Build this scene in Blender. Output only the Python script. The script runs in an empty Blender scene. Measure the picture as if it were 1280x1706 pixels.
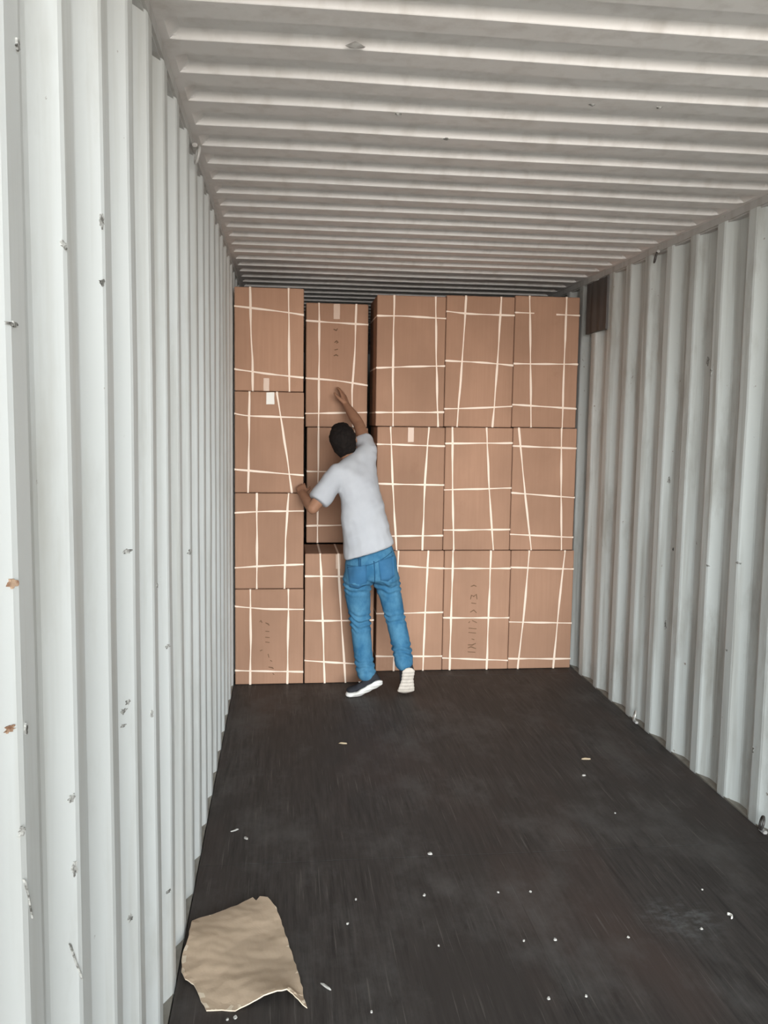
import bpy, bmesh, math, random
import numpy as np
from mathutils import Vector, Matrix, noise
from mathutils.bvhtree import BVHTree

scene = bpy.context.scene
COL = scene.collection

# ------------------------------------------------------------------ camera, sky, exposure
cam_data = bpy.data.cameras.new('camera')
cam_data.sensor_fit = 'VERTICAL'
cam_data.sensor_height = 36.0
cam_data.sensor_width = 27.0
cam_data.lens = 1450.0 * 36.0 / 1706.0
cam_data.clip_start = 0.02
cam = bpy.data.objects.new('camera', cam_data)
COL.objects.link(cam)
cr = Vector((0.99347863, -0.11302014, 0.01505546))
cu = Vector((-0.00333211, 0.10320804, 0.99465421))
cf = Vector((0.1139698, 0.98821786, -0.10215839))
M = Matrix.Identity(4)
for i in range(3):
    M[i][0], M[i][1], M[i][2] = cr[i], cu[i], -cf[i]
M[0][3], M[1][3], M[2][3] = 0.32263, 0.0, 1.7020
cam.matrix_world = M
scene.camera = cam

# container: X across (0 .. W), Y into the container, Z up
W, H = 2.35, 2.70
Y0, Y1 = 0.75, 12.78          # door opening, closed end

SKY_BASE, SKY_DOOR, DOOR_POWER = 0.30, 30.0, 12.0
SKY_TILT = math.radians(2)      # height of the bright lobe added to the sky to light the interior
world = bpy.data.worlds.new('overcast_sky')
scene.world = world
world.use_nodes = True
nt = world.node_tree
nt.nodes.clear()
def wn(t, **k):
    n = nt.nodes.new(t)
    for a, b in k.items():
        setattr(n, a, b)
    return n
tc = wn('ShaderNodeTexCoord')
sep = wn('ShaderNodeSeparateXYZ')
nt.links.new(tc.outputs['Generated'], sep.inputs[0])
neg = wn('ShaderNodeVectorMath', operation='DOT_PRODUCT')
neg.inputs[1].default_value = (0.0, -math.cos(SKY_TILT), math.sin(SKY_TILT))
nt.links.new(tc.outputs['Generated'], neg.inputs[0])
mx = wn('ShaderNodeMath', operation='MAXIMUM'); mx.inputs[1].default_value = 0.0
nt.links.new(neg.outputs['Value'], mx.inputs[0])
pw = wn('ShaderNodeMath', operation='POWER'); pw.inputs[1].default_value = DOOR_POWER
nt.links.new(mx.outputs[0], pw.inputs[0])
mu = wn('ShaderNodeMath', operation='MULTIPLY_ADD')
mu.inputs[1].default_value = SKY_DOOR; mu.inputs[2].default_value = SKY_BASE
nt.links.new(pw.outputs[0], mu.inputs[0])
ramp = wn('ShaderNodeValToRGB')
ramp.color_ramp.elements[0].position = 0.42; ramp.color_ramp.elements[0].color = (1.0, 0.93, 0.86, 1)
ramp.color_ramp.elements[1].position = 0.62; ramp.color_ramp.elements[1].color = (0.86, 0.95, 1.0, 1)
mr = wn('ShaderNodeMapRange'); mr.inputs['From Min'].default_value = -1.0
nt.links.new(sep.outputs['Z'], mr.inputs['Value'])
nt.links.new(mr.outputs[0], ramp.inputs[0])
bg = wn('ShaderNodeBackground')
nt.links.new(ramp.outputs[0], bg.inputs['Color'])
nt.links.new(mu.outputs[0], bg.inputs['Strength'])
ow = wn('ShaderNodeOutputWorld')
nt.links.new(bg.outputs[0], ow.inputs[0])

# sun behind the container: lights the yard in front of the door, never shines in
sl = bpy.data.lights.new('sun', 'SUN'); sl.energy = 8.0; sl.angle = math.radians(3); sl.color = (1.0, 0.94, 0.86)
so_ = bpy.data.objects.new('sun', sl)
so_.rotation_euler = Vector((0.25, -0.55, -0.80)).to_track_quat('-Z', 'Y').to_euler()
so_.location = (1, 8, 12)
COL.objects.link(so_)

# sampling guide for the daylight coming through the door opening (gives off nothing itself)
pl = bpy.data.lights.new('door_daylight', 'AREA')
pl.shape = 'RECTANGLE'; pl.size = W; pl.size_y = H
pl.cycles.is_portal = True
po = bpy.data.objects.new('door_daylight', pl)
po.location = (W / 2, Y0 - 0.02, H / 2)
po.rotation_euler = (math.radians(90), 0, 0)
COL.objects.link(po)

scene.view_settings.view_transform = 'Standard'
scene.view_settings.look = 'None'
scene.view_settings.gamma = 1.0
scene.view_settings.use_curve_mapping = False
scene.view_settings.exposure = 0.07
scene.cycles.max_bounces = 14
scene.cycles.diffuse_bounces = 10
scene.cycles.use_denoising = True
scene.cycles.sample_clamp_indirect = 6.0

# ------------------------------------------------------------------ materials
def material(name, base, rough=0.6, spec=0.3, metal=0.0):
    m = bpy.data.materials.new(name)
    m.use_nodes = True
    b = m.node_tree.nodes['Principled BSDF']
    b.inputs['Base Color'].default_value = (*base, 1)
    b.inputs['Roughness'].default_value = rough
    b.inputs['Specular IOR Level'].default_value = spec
    b.inputs['Metallic'].default_value = metal
    return m

class NB:
    """small helper to chain colour nodes in front of a principled shader"""
    def __init__(self, m):
        self.m = m; self.t = m.node_tree
        self.b = self.t.nodes['Principled BSDF']
        self.co = self.t.nodes.new('ShaderNodeTexCoord').outputs['Object']
    def n(self, t, **k):
        x = self.t.nodes.new(t)
        for a, b in k.items():
            setattr(x, a, b)
        return x
    def noise(self, scale, mapscale=(1, 1, 1), detail=4, rough=0.55, coord=None):
        mp = self.n('ShaderNodeMapping'); mp.inputs['Scale'].default_value = mapscale
        self.t.links.new(coord or self.co, mp.inputs['Vector'])
        x = self.n('ShaderNodeTexNoise')
        x.inputs['Scale'].default_value = scale
        x.inputs['Detail'].default_value = detail
        x.inputs['Roughness'].default_value = rough
        self.t.links.new(mp.outputs[0], x.inputs['Vector'])
        return x.outputs['Fac']
    def range(self, v, a, b, c=0.0, d=1.0):
        x = self.n('ShaderNodeMapRange')
        x.inputs['From Min'].default_value = a; x.inputs['From Max'].default_value = b
        x.inputs['To Min'].default_value = c; x.inputs['To Max'].default_value = d
        self.t.links.new(v, x.inputs['Value'])
        return x.outputs[0]
    def math(self, op, a, b):
        x = self.n('ShaderNodeMath', operation=op)
        for i, v in enumerate((a, b)):
            if isinstance(v, (int, float)): x.inputs[i].default_value = v
            else: self.t.links.new(v, x.inputs[i])
        return x.outputs[0]
    def mix(self, f, a, b):
        x = self.n('ShaderNodeMix', data_type='RGBA')
        for i, v in ((0, f), (6, a), (7, b)):
            if isinstance(v, (int, float)): x.inputs[i].default_value = v
            elif isinstance(v, tuple): x.inputs[i].default_value = (*v, 1)
            else: self.t.links.new(v, x.inputs[i])
        return x.outputs[2]
    def color(self, c): self.t.links.new(c, self.b.inputs['Base Color'])
    def bump(self, h, strength=0.3, dist=0.01):
        x = self.n('ShaderNodeBump'); x.inputs['Strength'].default_value = strength
        x.inputs['Distance'].default_value = dist
        self.t.links.new(h, x.inputs['Height'])
        self.t.links.new(x.outputs[0], self.b.inputs['Normal'])

def paint_steel(name, base, dirt, rust_amt):
    m = material(name, base, 0.5, 0.35)
    k = NB(m)
    big = k.range(k.noise(0.9, (1, 1, 0.6), 3), 0.35, 0.7)
    c = k.mix(big, base, tuple(v * 0.92 for v in base))
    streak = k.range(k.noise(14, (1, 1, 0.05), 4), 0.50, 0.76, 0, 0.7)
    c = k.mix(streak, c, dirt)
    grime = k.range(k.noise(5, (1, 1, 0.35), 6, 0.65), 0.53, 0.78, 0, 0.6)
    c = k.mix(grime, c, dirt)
    spots = k.range(k.noise(26, (1, 1, 0.8), 5, 0.6), 0.735 - rust_amt, 0.76 - rust_amt, 0, 0.85)
    c = k.mix(spots, c, (0.16, 0.10, 0.065))
    k.color(c)
    k.bump(k.noise(3.0, (1, 1, 0.5), 3), 0.25, 0.012)
    return m

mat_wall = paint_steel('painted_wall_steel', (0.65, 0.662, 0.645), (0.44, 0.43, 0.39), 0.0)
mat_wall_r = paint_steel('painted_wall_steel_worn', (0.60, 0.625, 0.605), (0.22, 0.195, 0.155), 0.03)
mat_roof = paint_steel('painted_roof_steel', (0.80, 0.770, 0.745), (0.58, 0.54, 0.50), -0.02)
mat_rail = paint_steel('painted_rail_steel', (0.52, 0.51, 0.49), (0.30, 0.27, 0.24), 0.03)
mat_sill = paint_steel('grimy_rail_steel', (0.27, 0.25, 0.215), (0.12, 0.105, 0.085), 0.03)
mat_dark_steel = paint_steel('dark_steel', (0.085, 0.075, 0.07), (0.05, 0.045, 0.04), 0.0)
mat_ring = material('ring_steel', (0.10, 0.09, 0.085), 0.45, 0.5, 0.6)
mat_ring_pale = material('ring_galvanised', (0.62, 0.60, 0.56), 0.4, 0.5, 0.5)
def chipped(name, a, b):
    m = material(name, a, 0.9, 0.1)
    k = NB(m)
    k.color(k.mix(k.range(k.noise(90, detail=4, rough=0.7), 0.40, 0.62), a, b))
    return m
mat_rust = chipped('rust', (0.20, 0.10, 0.06), (0.42, 0.29, 0.20))
mat_scuff = chipped('scuff_dark', (0.10, 0.095, 0.085), (0.50, 0.49, 0.46))

def floor_material():
    m = material('worn_plywood_floor', (0.05, 0.045, 0.04), 0.62, 0.28)
    k = NB(m)
    grain = k.noise(9, (6, 0.35, 1), 6, 0.65)
    c = k.mix(k.range(grain, 0.3, 0.72), (0.0230, 0.0198, 0.0186), (0.0717, 0.0621, 0.0570))
    patch = k.range(k.noise(1.6, (1, 0.8, 1), 4), 0.42, 0.66, 0, 0.8)
    c = k.mix(patch, c, (0.0422, 0.0358, 0.0326))
    red = k.range(k.noise(1.1, (1.4, 0.5, 1), 3), 0.50, 0.68, 0, 0.8)
    c = k.mix(red, c, (0.0640, 0.0448, 0.0384))
    dust = k.range(k.noise(2.3, (1.2, 0.7, 1), 6, 0.7), 0.50, 0.74, 0, 0.75)
    c = k.mix(dust, c, (0.1088, 0.1024, 0.0973))
    scr = k.range(k.noise(26, (5, 0.12, 1), 3, 0.5), 0.62, 0.72, 0, 0.65)
    c = k.mix(scr, c, (0.1280, 0.1152, 0.1024))
    dv = k.n('ShaderNodeVectorMath', operation='DISTANCE'); dv.inputs[1].default_value = (1.70, 2.73, 0.0)
    k.t.links.new(k.co, dv.inputs[0])
    near = k.range(dv.outputs['Value'], 0.17, 0.04)
    smear = k.math('MULTIPLY', near, k.range(k.noise(16, (1, 1.6, 1), 5, 0.7), 0.46, 0.66, 0, 0.8))
    c = k.mix(smear, c, (0.15, 0.155, 0.155))
    k.color(c)
    k.bump(grain, 0.5, 0.005)
    return m
mat_floor = floor_material()

def cardboard(name, base, dark, vary=True):
    m = material(name, base, 0.85, 0.15)
    k = NB(m)
    v = k.range(k.noise(2.2, (1, 1, 0.7), 4), 0.33, 0.68)
    c = k.mix(v, tuple(a * 1.03 for a in base), tuple(a * 0.80 for a in base))
    fl = k.range(k.noise(60, (1, 1, 0.04), 2), 0.35, 0.7, 0, 0.22)
    c = k.mix(fl, c, dark)
    sc = k.range(k.noise(4.5, (1, 1, 1), 6, 0.7), 0.60, 0.78, 0, 0.5)
    c = k.mix(sc, c, dark)
    if vary:
        oi = k.n('ShaderNodeObjectInfo')
        hs = k.n('ShaderNodeHueSaturation')
        k.t.links.new(c, hs.inputs['Color'])
        k.t.links.new(k.range(oi.outputs['Random'], 0, 1, 0.90, 1.06), hs.inputs['Value'])
        c = hs.outputs[0]
    k.color(c)
    k.bump(k.noise(7, (1, 1, 1), 4), 0.15, 0.006)
    return m
mat_card = cardboard('corrugated_cardboard', (0.395, 0.228, 0.150), (0.285, 0.155, 0.098))
mat_card_sheet = cardboard('torn_cardboard_face', (0.60, 0.455, 0.33), (0.46, 0.335, 0.23), False)
mat_card_torn = material('torn_cardboard_edge', (0.74, 0.62, 0.48), 0.9, 0.1)
mat_strap = material('pale_strap', (0.80, 0.65, 0.53), 0.5, 0.3)
mat_tape = material('beige_tape', (0.48, 0.315, 0.215), 0.35, 0.4)
mat_label = material('white_paper', (0.80, 0.76, 0.70), 0.7, 0.2)
mat_ink = material('brown_marker', (0.155, 0.088, 0.052), 0.8, 0.1)
mat_scrap = material('pale_scrap', (0.44, 0.42, 0.39), 0.7, 0.2)
mat_splinter = material('wood_splinter', (0.42, 0.33, 0.22), 0.8, 0.2)

def concrete():
    m = material('yard_concrete', (0.5, 0.49, 0.46), 0.85, 0.2)
    k = NB(m)
    k.color(k.mix(k.range(k.noise(1.2, detail=6), 0.3, 0.7), (0.55, 0.53, 0.5), (0.44, 0.43, 0.41)))
    return m
mat_ground = concrete()

# ------------------------------------------------------------------ helpers
def link(name, mesh, mat=None, parent=None, smooth=False):
    o = bpy.data.objects.new(name, mesh)
    COL.objects.link(o)
    if mat is not None:
        mesh.materials.append(mat)
    if parent is not None:
        o.parent = parent
    if smooth:
        for p in mesh.polygons:
            p.use_smooth = True
    return o

def tag(o, label=None, cat=None, group=None, kind=None):
    if label: o['label'] = label
    if cat: o['category'] = cat
    if group: o['group'] = group
    if kind: o['kind'] = kind
    return o

def mesh_py(name, verts, faces):
    me = bpy.data.meshes.new(name)
    me.from_pydata([tuple(v) for v in verts], [], faces)
    me.validate(); me.update()
    return me

def bm_mesh(name, bm):
    bmesh.ops.recalc_face_normals(bm, faces=bm.faces)
    me = bpy.data.meshes.new(name)
    bm.to_mesh(me); bm.free()
    return me

def box_bm(bm, x0, x1, y0, y1, z0, z1):
    v = [bm.verts.new(p) for p in [(x0,y0,z0),(x1,y0,z0),(x1,y1,z0),(x0,y1,z0),(x0,y0,z1),(x1,y0,z1),(x1,y1,z1),(x0,y1,z1)]]
    for f in [(0,3,2,1),(4,5,6,7),(0,1,5,4),(1,2,6,5),(2,3,7,6),(3,0,4,7)]:
        bm.faces.new([v[i] for i in f])
    return v

def sweep_rect(pts, axes, nrms, widths, thick):
    """flat band along pts (open)"""
    V, F = [], []
    for p, a, n, w in zip(pts, axes, nrms, widths):
        V += [p - a*w/2, p + a*w/2, p + a*w/2 + n*thick, p - a*w/2 + n*thick]
    for i in range(len(pts) - 1):
        b, c = i*4, i*4 + 4
        for j in range(4):
            k = (j + 1) % 4
            F.append((b+j, b+k, c+k, c+j))
    F.append((3, 2, 1, 0)); e = (len(pts)-1)*4
    F.append((e, e+1, e+2, e+3))
    return V, F

# ------------------------------------------------------------------ the container (setting)
PITCH, DEPTH = 0.278, 0.036
L_PH, R_PH, C_PITCH, C_PH = 1.09, 3.667, 0.2217, 2.20

def wall_profile(y, phase):
    """depth behind the crest plane at y (0 crest .. DEPTH trough)"""
    t = (y - phase) % PITCH
    if t < 0.070: return 0.0
    if t < 0.138: return DEPTH * (t - 0.070) / 0.068
    if t < 0.210: return DEPTH
    return DEPTH * (1 - (t - 0.210) / 0.068)

def wall_breaks(phase):
    ys = set([Y0, Y1])
    k = math.floor((Y0 - phase) / PITCH) - 1
    while True:
        b = phase + k * PITCH
        if b > Y1: break
        for t in (0.0, 0.070, 0.138, 0.210):
            for e in (-0.006, 0.006):                       # soft bends
                y = b + t + e
                if Y0 < y < Y1: ys.add(round(y, 5))
        k += 1
    return sorted(ys)

def corrugated_wall(name, side, phase, mat):
    ys = wall_breaks(phase)
    zs = [-0.02, 0.3, 0.8, 1.3, 1.8, 2.3, 2.66]
    V, F = [], []
    for y in ys:
        d = wall_profile(y, phase)
        for z in zs:
            dent = 0.004 * noise.noise((y * 1.7, z * 1.3, 3.1 + side * 7)) if 0 < z < 2.6 else 0
            V.append(((-d + dent) if side == 0 else (W + d + dent), y, z))
    nz = len(zs); n = len(V)
    for v in list(V):
        V.append((v[0] + (-0.006 if side == 0 else 0.006), v[1], v[2]))
    for i in range(len(ys) - 1):
        for j in range(nz - 1):
            a, b, c, d = i*nz+j, (i+1)*nz+j, (i+1)*nz+j+1, i*nz+j+1
            q = (a, b, c, d) if side == 1 else (d, c, b, a)
            F.append(q[::-1]); F.append(tuple(x + n for x in q))
    o = link(name, mesh_py(name, V, F), mat, smooth=False)
    tag(o, kind='structure')
    return o

wall_left = corrugated_wall('wall_left', 0, L_PH, mat_wall)
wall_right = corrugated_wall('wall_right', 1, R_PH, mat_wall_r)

# closed end
bm = bmesh.new(); box_bm(bm, -0.06, W + 0.06, Y1, Y1 + 0.05, -0.1, H + 0.06)
tag(link('wall_end', bm_mesh('wall_end', bm), mat_wall), kind='structure')

# roof: ribs across, ending short of the side rails
def roof():
    ys = set([Y0, Y1]); k = -12
    while True:
        c = C_PH + k * C_PITCH
        if c - 0.2 > Y1: break
        for t in (-0.009, -0.0065, 0.0065, 0.009, 0.098, 0.102, 0.118, 0.122):
            if Y0 < c + t < Y1: ys.add(round(c + t, 5))
        k += 1
    ys = sorted(ys)
    def prof(y):                                   # 0 = low flat, 1 = high flat
        t = (y - C_PH + 0.0078) % C_PITCH
        if t < 0.0156: return 1 - t / 0.0156         # riser that faces the door
        if t < 0.108: return 0.0
        if t < 0.128: return (t - 0.108) / 0.020
        return 1.0
    xs = [-0.05, 0.022, 0.050, 0.40, 0.80, 1.2, 1.6, 1.95, W - 0.050, W - 0.022, W + 0.05]
    V, F = [], []
    for y in ys:
        for i, x in enumerate(xs):
            up = prof(y) * (0.024 if 2 <= i <= len(xs) - 3 else 0.0)
            sag = 0.004 * noise.noise((x * 1.3, y * 1.1, 9.0)) if 2 <= i <= len(xs) - 3 else 0
            V.append((x, y, H - 0.012 + up + sag))
    nx = len(xs); n = len(V)
    for v in list(V): V.append((v[0], v[1], v[2] + 0.006))
    for i in range(len(ys) - 1):
        for j in range(nx - 1):
            q = (i*nx+j, i*nx+j+1, (i+1)*nx+j+1, (i+1)*nx+j)
            F.append(q[::-1]); F.append(tuple(a + n for a in q))
    return tag(link('ceiling', mesh_py('ceiling', V, F), mat_roof), kind='structure')
ceiling = roof()

# top rails
for nm, x0, x1 in (('trim_1', -0.065, 0.001), ('trim_2', W - 0.001, W + 0.065)):
    bm = bmesh.new(); box_bm(bm, x0, x1, Y0, Y1, 2.646, H + 0.02)
    bmesh.ops.bevel(bm, geom=bm.edges[:], offset=0.008, segments=2, affect='EDGES')
    tag(link(nm, bm_mesh(nm, bm), mat_rail), kind='structure')
# bottom rails: steel angle showing between the wall and the boards
for nm, x0, x1 in (('baseboard_left', -0.065, -0.0005), ('baseboard_right', W + 0.0005, W + 0.065)):
    bm = bmesh.new(); box_bm(bm, x0, x1, Y0, Y1, -0.14, 0.004)
    tag(link(nm, bm_mesh(nm, bm), mat_sill), kind='structure')

# floor: plywood sheets with open joints over a dark base
bm = bmesh.new()
box_bm(bm, 0.0, W, Y0, Y1, -0.12, -0.028)
joints = [Y0, 3.238, 5.678, 8.118, 10.558, Y1]
lanes = [0.003, 1.17, W - 0.006]
for a, b in zip(joints, joints[1:]):
    for c, d in zip(lanes, lanes[1:]):
        box_bm(bm, c + 0.0003, d - 0.0003, a + 0.002, b - 0.002, -0.028, 0.0)
floor = tag(link('floor', bm_mesh('floor', bm), mat_floor), kind='structure')

# concrete yard outside the door
bm = bmesh.new(); box_bm(bm, -9, 11, -14, Y0, -0.5, -0.15)
tag(link('ground', bm_mesh('ground', bm), mat_ground), kind='structure')

# dark recessed panel high on the right wall
def dark_panel():
    V, F = [], []
    ya, yb, z0, z1 = 5.395, 5.765, 2.312, 2.642
    n = 24
    for i in range(n + 1):
        y = ya + (yb - ya) * i / n
        d = 0.006 * (0.5 + 0.5 * math.cos(2 * math.pi * (y - ya) / 0.123))
        V += [(W - 0.014 - d + 0.006, y, z0), (W - 0.014 - d + 0.006, y, z1), (W + 0.004, y, z0), (W + 0.004, y, z1)]
    for i in range(n):
        a = i*4; b = a + 4
        F += [(a, a+1, b+1, b), (a+2, b+2, b+3, a+3), (a, b, b+2, a+2), (a+1, a+3, b+3, b+1)]
    F += [(0, 2, 3, 1), (n*4, n*4+1, n*4+3, n*4+2)]
    o = link('wall_panel', mesh_py('wall_panel', V, F), mat_dark_steel)
    return tag(o, 'dark grey ribbed panel high on the right wall beside the cartons', 'panel')
dark_panel()

# lashing rings welded to the rails
def torus(bm, c, R, r, rot, arc=2*math.pi, seg=22, sides=8, sy=1.25):
    rings = []
    full = abs(arc - 2*math.pi) < 1e-4
    for i in range(seg if full else seg + 1):
        a = arc * i / seg
        cen = Vector((R*math.cos(a), 0, sy*R*math.sin(a)))
        out = Vector((math.cos(a), 0, math.sin(a)))
        rg = []
        for j in range(sides):
            b = 2*math.pi*j/sides
            rg.append(bm.verts.new(Vector(c) + rot @ (cen + out*r*math.cos(b) + Vector((0, r*math.sin(b), 0)))))
        rings.append(rg)
    m = len(rings)
    for i in range(m if full else m - 1):
        for j in range(sides):
            bm.faces.new((rings[i][j], rings[(i+1) % m][j], rings[(i+1) % m][(j+1) % sides], rings[i][(j+1) % sides]))

def lashing_ring(loc, side, up, label, mat=None, flat=False):
    root = bpy.data.objects.new('lashing_ring', None); COL.objects.link(root)
    root.empty_display_size = 0.05
    root.location = loc
    tag(root, label, 'lashing ring', 'lashing rings on the container rails')
    s = -1 if side else 1
    bm = bmesh.new()
    rot = Matrix.Rotation(math.radians(90 + 18*s), 3, 'Z') @ Matrix.Rotation(math.radians(12), 3, 'X')
    torus(bm, (s*0.016, 0, -0.030 if up else 0.034), 0.022, 0.0055, rot)
    link('ring', bm_mesh('ring', bm), mat or mat_ring, root, True)
    bm = bmesh.new()
    box_bm(bm, min(0, s*0.018), max(0, s*0.018), -0.022, 0.022, -0.008, 0.006)
    bmesh.ops.bevel(bm, geom=bm.edges[:], offset=0.003, segments=2, affect='EDGES')
    link('bracket', bm_mesh('bracket', bm), mat_rail, root)
lashing_ring((W - 0.001, 4.672, 2.652), 1, True, 'dark lashing ring hanging from the top rail of the right wall')
lashing_ring((W - 0.001, 4.671, 0.010), 1, False, 'pale lashing ring standing at the foot of the right wall, farther one', mat_ring_pale)
lashing_ring((W - 0.001, 3.318, 0.010), 1, False, 'lashing ring at the foot of the right wall, nearer one at the photo edge')
lashing_ring((0.001, 3.209, 2.652), 0, True, 'small lashing ring hanging from the top rail of the left wall', mat_rail)

# rust spots, chips and scuffs: thin irregular flakes lying on the steel
def flake(name, wall, side, y, z, w, h, mat, seed, ang=0.0):
    rnd = random.Random(seed)
    phase = L_PH if side == 0 else R_PH
    n = 18
    rim = []
    for i in range(n):
        a = 2*math.pi*i/n; r = 0.35 + 0.75*rnd.random()
        u, v = math.cos(a)*w/2*r, math.sin(a)*h/2*r
        rim.append((u*math.cos(ang) - v*math.sin(ang), u*math.sin(ang) + v*math.cos(ang)))
    V = []
    for lift in (0.0012, -0.002):
        for u, v in [(0, 0)] + rim:
            yy = y + u
            d = wall_profile(yy, phase)
            dent = 0.004 * noise.noise((yy * 1.7, (z+v) * 1.3, 3.1 + side * 7))
            V.append(((-d + dent + 0.0012 + lift) if side == 0 else (W + d + dent - 0.0012 - lift), yy, z + v))
    F = []
    m = n + 1
    for i in range(n):
        j = (i + 1) % n
        F += [(0, 1+i, 1+j), (m, m+1+j, m+1+i), (1+i, m+1+i, m+1+j, 1+j)]
    link(name, mesh_py(name, V, F), mat, wall)

# rust and scuffs
spots_left = [(1.082, 1.502, 0.022, 0.02, 0), (1.072, 1.324, 0.022, 0.016, 0), (1.104, 1.312, 0.014, 0.022, 1), (1.146, 2.149, 0.02, 0.025, 1), (1.363, 1.956, 0.02, 0.02, 1), (1.101, 1.812, 0.05, 0.01, 1), (1.901, 1.419, 0.04, 0.018, 1), (2.467, 1.062, 0.035, 0.02, 1), (1.883, 1.071, 0.03, 0.02, 1), (1.354, 1.11, 0.025, 0.02, 1), (1.085, 1.187, 0.016, 0.018, 1), (1.356, 0.994, 0.016, 0.04, 1), (2.461, 0.335, 0.03, 0.02, 1), (1.637, 1.944, 0.02, 0.02, 1), (1.639, 2.051, 0.015, 0.04, 1), (1.893, 0.591, 0.02, 0.03, 1), (2.249, 1.279, 0.03, 0.02, 1), (3.033, 1.247, 0.05, 0.03, 1), (2.187, 0.963, 0.02, 0.03, 1), (1.88, 1.039, 0.03, 0.012, 1), (1.896, 1.087, 0.02, 0.016, 1)]
for i, (y, z, w, h, k) in enumerate(spots_left):
    flake('rust_spot' if k == 0 else 'paint_chip', wall_left, 0, y, z, w*0.75, h*0.75, mat_rust if k == 0 else mat_scuff, i)
flake('scratch', wall_left, 0, 1.099, 1.088, .003, .07, mat_scuff, 71, 0.35)
flake('scratch', wall_left, 0, 1.355, 0.84, .003, .10, mat_scuff, 72, 0.3)
for i, (y, z, w, h) in enumerate([(3.662, 1.098, 0.05, 0.018), (3.717, 0.684, 0.03, 0.02), (4.393, 1.053, 0.03, 0.03), (4.457, 1.418, 0.03, 0.06), (3.94, 1.041, 0.03, 0.02), (4.115, 2.031, 0.05, 0.09), (3.448, 0.31, 0.02, 0.05), (4.434, 0.636, 0.03, 0.09), (4.007, 1.966, 0.03, 0.06)]):
    flake('paint_chip', wall_right, 1, y, z, w*0.7, h*0.7, mat_scuff, 40 + i)

# weld bumps and chips on the roof
def roof_chip(x, y, w, h, seed, mat):
    rnd = random.Random(seed); n = 12
    z = H - 0.0125
    V = [(x, y, z - 0.006), ]; F = []
    for i in range(n):
        a = 2*math.pi*i/n; r = 0.6 + 0.5*rnd.random()
        V.append((x + math.cos(a)*w/2*r, y + math.sin(a)*h/2*r, z - 0.001))
    V += [(v[0], v[1], z + 0.012) for v in V[:1]]
    for i in range(n):
        F += [(0, 1+(i+1) % n, 1+i), (n+1, 1+i, 1+(i+1) % n)]
    link('roof_chip', mesh_py('roof_chip', V, F), mat, ceiling)
for i, (x, y) in enumerate([(0.504, 2.40), (0.683, 2.885), (0.879, 3.10), (1.474, 2.70), (1.263, 2.71)]):
    roof_chip(x, y, .055 if i == 0 else .025, .035 if i == 0 else .02, i, mat_rail if i == 0 else mat_scuff)

# ------------------------------------------------------------------ strapped cartons
GAP = 0.0035
def bulge(u, v):
    return 0.0045 * max(0, 1 - u*u) * max(0, 1 - v*v)

def carton_mesh(x0, x1, z0, z1, yf, depth, seed):
    """rounded carton; front and back faces bulge a little, edges are slightly crushed"""
    w, d, h = x1 - x0, depth, z1 - z0
    def axis(a, b, n, e=0.006):
        return [a, a + e] + [a + e + (b - a - 2*e)*i/n for i in range(1, n)] + [b - e, b]
    X, Y, Z = axis(x0, x1, 8), axis(yf, yf + d, 4), axis(z0, z1, 14)
    idx = {}; V = []; F = []
    rnd = Vector((seed*3.7, seed*1.3, seed*2.1))
    def vert(i, j, k):
        key = (i, j, k)
        if key in idx: return idx[key]
        x, y, z = X[i], Y[j], Z[k]
        ex = (i in (0, len(X)-1)); ey = (j in (0, len(Y)-1)); ez = (k in (0, len(Z)-1))
        cx, cy, cz = (x0+x1)/2, yf + d/2, (z0+z1)/2
        if ex + ey + ez >= 2:                       # round the edge
            q = 0.0022 * (1 + 0.5*noise.noise(Vector((x, y, z))*9 + rnd))
            if ex: x += q if x < cx else -q
            if ey: y += q if y < cy else -q
            if ez: z += q if z < cz else -q
        u, v = 2*(x - cx)/w, 2*(z - cz)/h
        if j == 0:
            y -= bulge(u, v)
            if not (ex or ez):
                y += 0.0012*noise.noise(Vector((x*9, 3.0, z*7)) + rnd)
        idx[key] = len(V); V.append((x, y, z)); return idx[key]
    nx, ny, nz = len(X)-1, len(Y)-1, len(Z)-1
    for i in range(nx):
        for k in range(nz):
            F.append((vert(i,0,k), vert(i+1,0,k), vert(i+1,0,k+1), vert(i,0,k+1)))
            F.append((vert(i,ny,k), vert(i,ny,k+1), vert(i+1,ny,k+1), vert(i+1,ny,k)))
    for j in range(ny):
        for k in range(nz):
            F.append((vert(0,j,k), vert(0,j,k+1), vert(0,j+1,k+1), vert(0,j+1,k)))
            F.append((vert(nx,j,k), vert(nx,j+1,k), vert(nx,j+1,k+1), vert(nx,j,k+1)))
    for i in range(nx):
        for j in range(ny):
            F.append((vert(i,j,0), vert(i,j+1,0), vert(i+1,j+1,0), vert(i+1,j,0)))
            F.append((vert(i,j,nz), vert(i+1,j,nz), vert(i+1,j+1,nz), vert(i,j+1,nz)))
    return mesh_py('cardboard_box', V, F)

EX, EY, EZ = Vector((1,0,0)), Vector((0,1,0)), Vector((0,0,1))

def resample(pts, step=0.02):
    """smooth polyline resampled at about step"""
    out = []
    n = len(pts)
    for i in range(n - 1):
        p0, p1, p2, p3 = (np.array(pts[max(i-1, 0)]), np.array(pts[i]), np.array(pts[i+1]), np.array(pts[min(i+2, n-1)]))
        m = max(2, int(np.linalg.norm(p2 - p1)/step))
        for s in range(m):
            t = s/m
            h = 0.5*((2*p1) + (p2-p0)*t + (2*p0-5*p1+4*p2-p3)*t*t + (-p0+3*p1-3*p2+p3)*t**3)
            lin = p1 + (p2 - p1)*t
            out.append(0.45*h + 0.55*lin)
    out.append(np.array(pts[-1]))
    return out

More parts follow.
